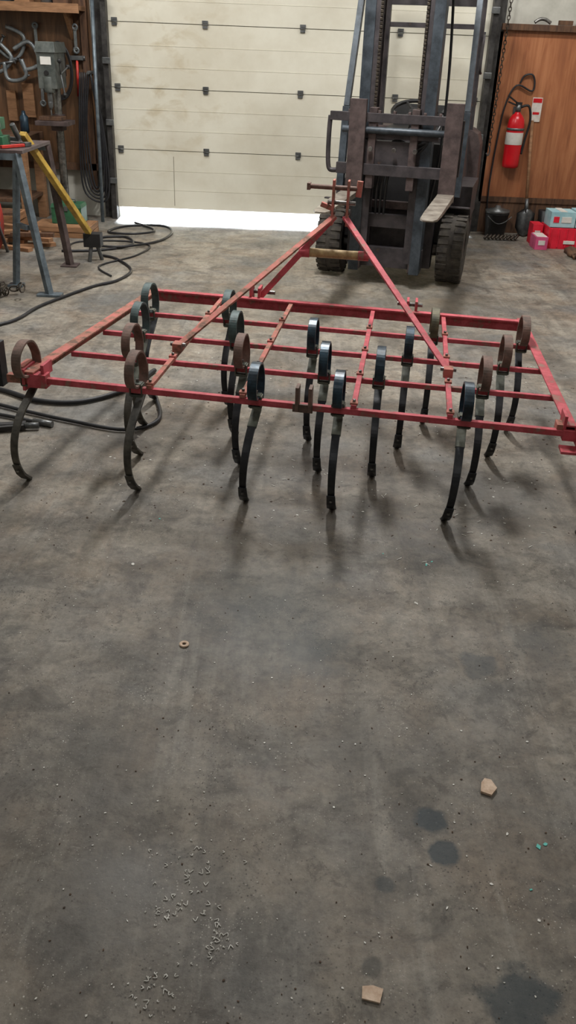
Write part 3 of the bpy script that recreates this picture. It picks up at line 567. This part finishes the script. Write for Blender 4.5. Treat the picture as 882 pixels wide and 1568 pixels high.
for sx in (-1,1):
    b.m('fkblue').beam((sx*.43,.02,.60),(sx*.43,.10,1.15),.05,.06,up=(0,1,0)); b.beam((sx*.43,.10,1.15),(sx*.40,.38,2.12),.04,.055,up=(0,1,0))
    b.m('fk').beam((sx*.38,1.32,.9),(sx*.37,1.22,2.12),.045,.05,up=(0,1,0)); b.beam((sx*.40,.36,2.12),(sx*.37,1.26,2.12),.05,.05)
    b.m('fk').tube(crom([(sx*.41,1.24,1.38),(sx*.41,1.14,1.40),(sx*.41,1.12,1.5),(sx*.41,1.14,1.62),(sx*.40,1.24,1.64)],5),.012,seg=6)
b.m('fk').box((0,.37,2.12),(.80,.06,.05)); b.box((0,1.23,2.12),(.78,.06,.05)); b.box((0,1.27,1.70),(.76,.03,.035)); b.box((0,1.25,1.86),(.76,.03,.05))
for k in range(7): b.box((-.3+.1*k,.8,2.125),(.02,.88,.03))
b.m('black').lathe((-.30,.30,2.02),(0,-1,0),[(.02,-.04),(.05,0),(.05,.02)]); b.lathe((.30,.30,2.02),(0,-1,0),[(.02,-.04),(.05,0),(.05,.02)])
b.done(loc=(.70,6.57,0),rz=-14,bevel=.003)

# ---------------------------------------------------------------- floor litter
def flake(b,x,y,r,z=.0005,h=.0012):
    n=random.randint(4,6); a0=random.random()*6; st=random.uniform(.4,1); ra=random.random()*3
    pts=[]
    for k in range(n):
        t=a0+2*math.pi*k/n; q=r*random.uniform(.5,1); u,v=math.cos(t)*q,math.sin(t)*q*st
        pts.append((x+u*math.cos(ra)-v*math.sin(ra),y+u*math.sin(ra)+v*math.cos(ra),z))
    b.prism(pts,(0,0,h))
b=B('cardboard_scrap').m('scrap'); b.prism([(.472,1.425,.002),(.495,1.415,.002),(.512,1.437,.002),(.503,1.462,.002),(.488,1.466,.002),(.478,1.452,.002)],(0,0,.006)); b.done()
b=B('cardboard_scrap').m('scrap'); b.prism([(.168,.925,.002),(.20,.918,.002),(.208,.944,.002),(.190,.950,.002),(.170,.948,.002)],(0,0,.004)); b.done()
b=B('steel_washer').m('scrap').lathe((-.28,1.935,.001),(0,0,1),[(.006,0),(.014,0),(.014,.004),(.006,.004)],seg=16,closed=True); b.done()
b=B('paint_chips').m('tealchip')
for x,y,r in ((.572,1.28,.009),(.588,1.287,.006),(.53,1.17,.005),(.47,2.42,.010),(.49,2.44,.007),(-.46,2.66,.006),(.33,2.48,.005)): flake(b,x,y,r)
b.done()
b=B('floor_debris')
for i in range(1300):
    y=.8+2.9*random.random()**1.1; x=random.uniform(-.45,.45)*(.9+y*.8)
    b.m('chip' if random.random()<.6 else 'rubble'); r=random.choice((.0012,.0018,.0022,.003,.0035)) ; flake(b,x,y,r)
for x,y,r in ((.41,2.19,.010),(.51,1.31,.006),(.45,1.18,.006),(.53,1.1,.006),(.33,1.22,.005),(.46,1.63,.004),(.62,1.6,.005),(.30,1.6,.004),(-.5,2.35,.012),(.35,1.12,.005)): b.m('chip'); flake(b,x,y,r)
for i in range(360):
    y=random.uniform(2.6,4.6); x=random.uniform(-.8,1.5); b.m('rubble' if random.random()<.65 else 'chip'); flake(b,x,y,random.uniform(.003,.008))
for i in range(40):
    y=random.uniform(2.4,3.2); x=random.gauss(.25,.35); b.m('chip'); a=random.random()*3; l=random.uniform(.008,.022); b.beam((x,y,.0015),(x+math.cos(a)*l,y+math.sin(a)*l,.0015),.0022,.001)
b.done()
b=B('metal_shavings').m('chip')
for i in range(95):
    cxx,cyy,s=random.choice(((-.17,1.22,.04),(-.10,1.03,.02),(-.2,.93,.03),(-.19,1.10,.03)))
    x,y=random.gauss(cxx,s),random.gauss(cyy,s); a=random.random()*6; l=random.uniform(.002,.009)
    b.tube(crom([(x,y,.0015),(x+math.cos(a)*l,y+math.sin(a)*l,.002),(x+math.cos(a+1.2)*l*1.2,y+math.sin(a+1.2)*l*1.2,.0015)],3),.0009,seg=4)
b.done()

# ---------------------------------------------------------------- lights
def fixture(x,y,e,rot=0,col=(1,.985,.955),L=1.25):
    f=B('ceiling_light').m('steel'); f.box((0,0,.05),(L+.05,.30,.06)); f.m('lamp').cyl((-L/2+.02,-.07,0),(L/2-.02,-.07,0),.018); f.cyl((-L/2+.02,.07,0),(L/2-.02,.07,0),.018)
    o=f.done(loc=(x,y,3.58),rz=rot)
    l=bpy.data.lights.new('tube_light','AREA'); l.shape='RECTANGLE'; l.size=L; l.size_y=.28; l.energy=e; l.color=col
    lo=bpy.data.objects.new('tube_light',l); sc.collection.objects.link(lo); lo.parent=o; lo.location=(0,0,-.04)
fixture(.05,5.0,140,90,L=.95); fixture(-1.9,6.9,58); fixture(2.0,6.9,58); fixture(-2.4,2.6,24); fixture(2.4,2.2,24); fixture(0,-.4,19)
sun=bpy.data.lights.new('sun','SUN'); sun.energy=26; sun.angle=.22; sun.color=(.86,.94,1)
so=bpy.data.objects.new('sun',sun); sc.collection.objects.link(so); so.location=(0,14,8)
so.rotation_euler=(math.radians(-70),0,math.radians(6))
w=bpy.data.worlds.new('sky'); sc.world=w; w.use_nodes=True; nt=w.node_tree
sk=nt.nodes.new('ShaderNodeTexSky'); bg=nt.nodes['Background']
try:
    sk.sky_type='NISHITA'; sk.sun_disc=False; sk.sun_elevation=math.radians(38)
except Exception: pass
nt.links.new(sk.outputs[0],bg.inputs[0]); bg.inputs[1].default_value=.7

# ---------------------------------------------------------------- camera
cam=bpy.data.cameras.new('camera'); co=bpy.data.objects.new('camera',cam); sc.collection.objects.link(co)
cam.sensor_fit='VERTICAL'; cam.sensor_height=36; cam.lens=29.85; cam.clip_start=.05
co.matrix_world=Matrix.Translation((0,0,1.5))@Matrix.Rotation(math.radians(90-28.61),4,'X')@Matrix.Rotation(math.radians(2.3),4,'Z')
sc.camera=co
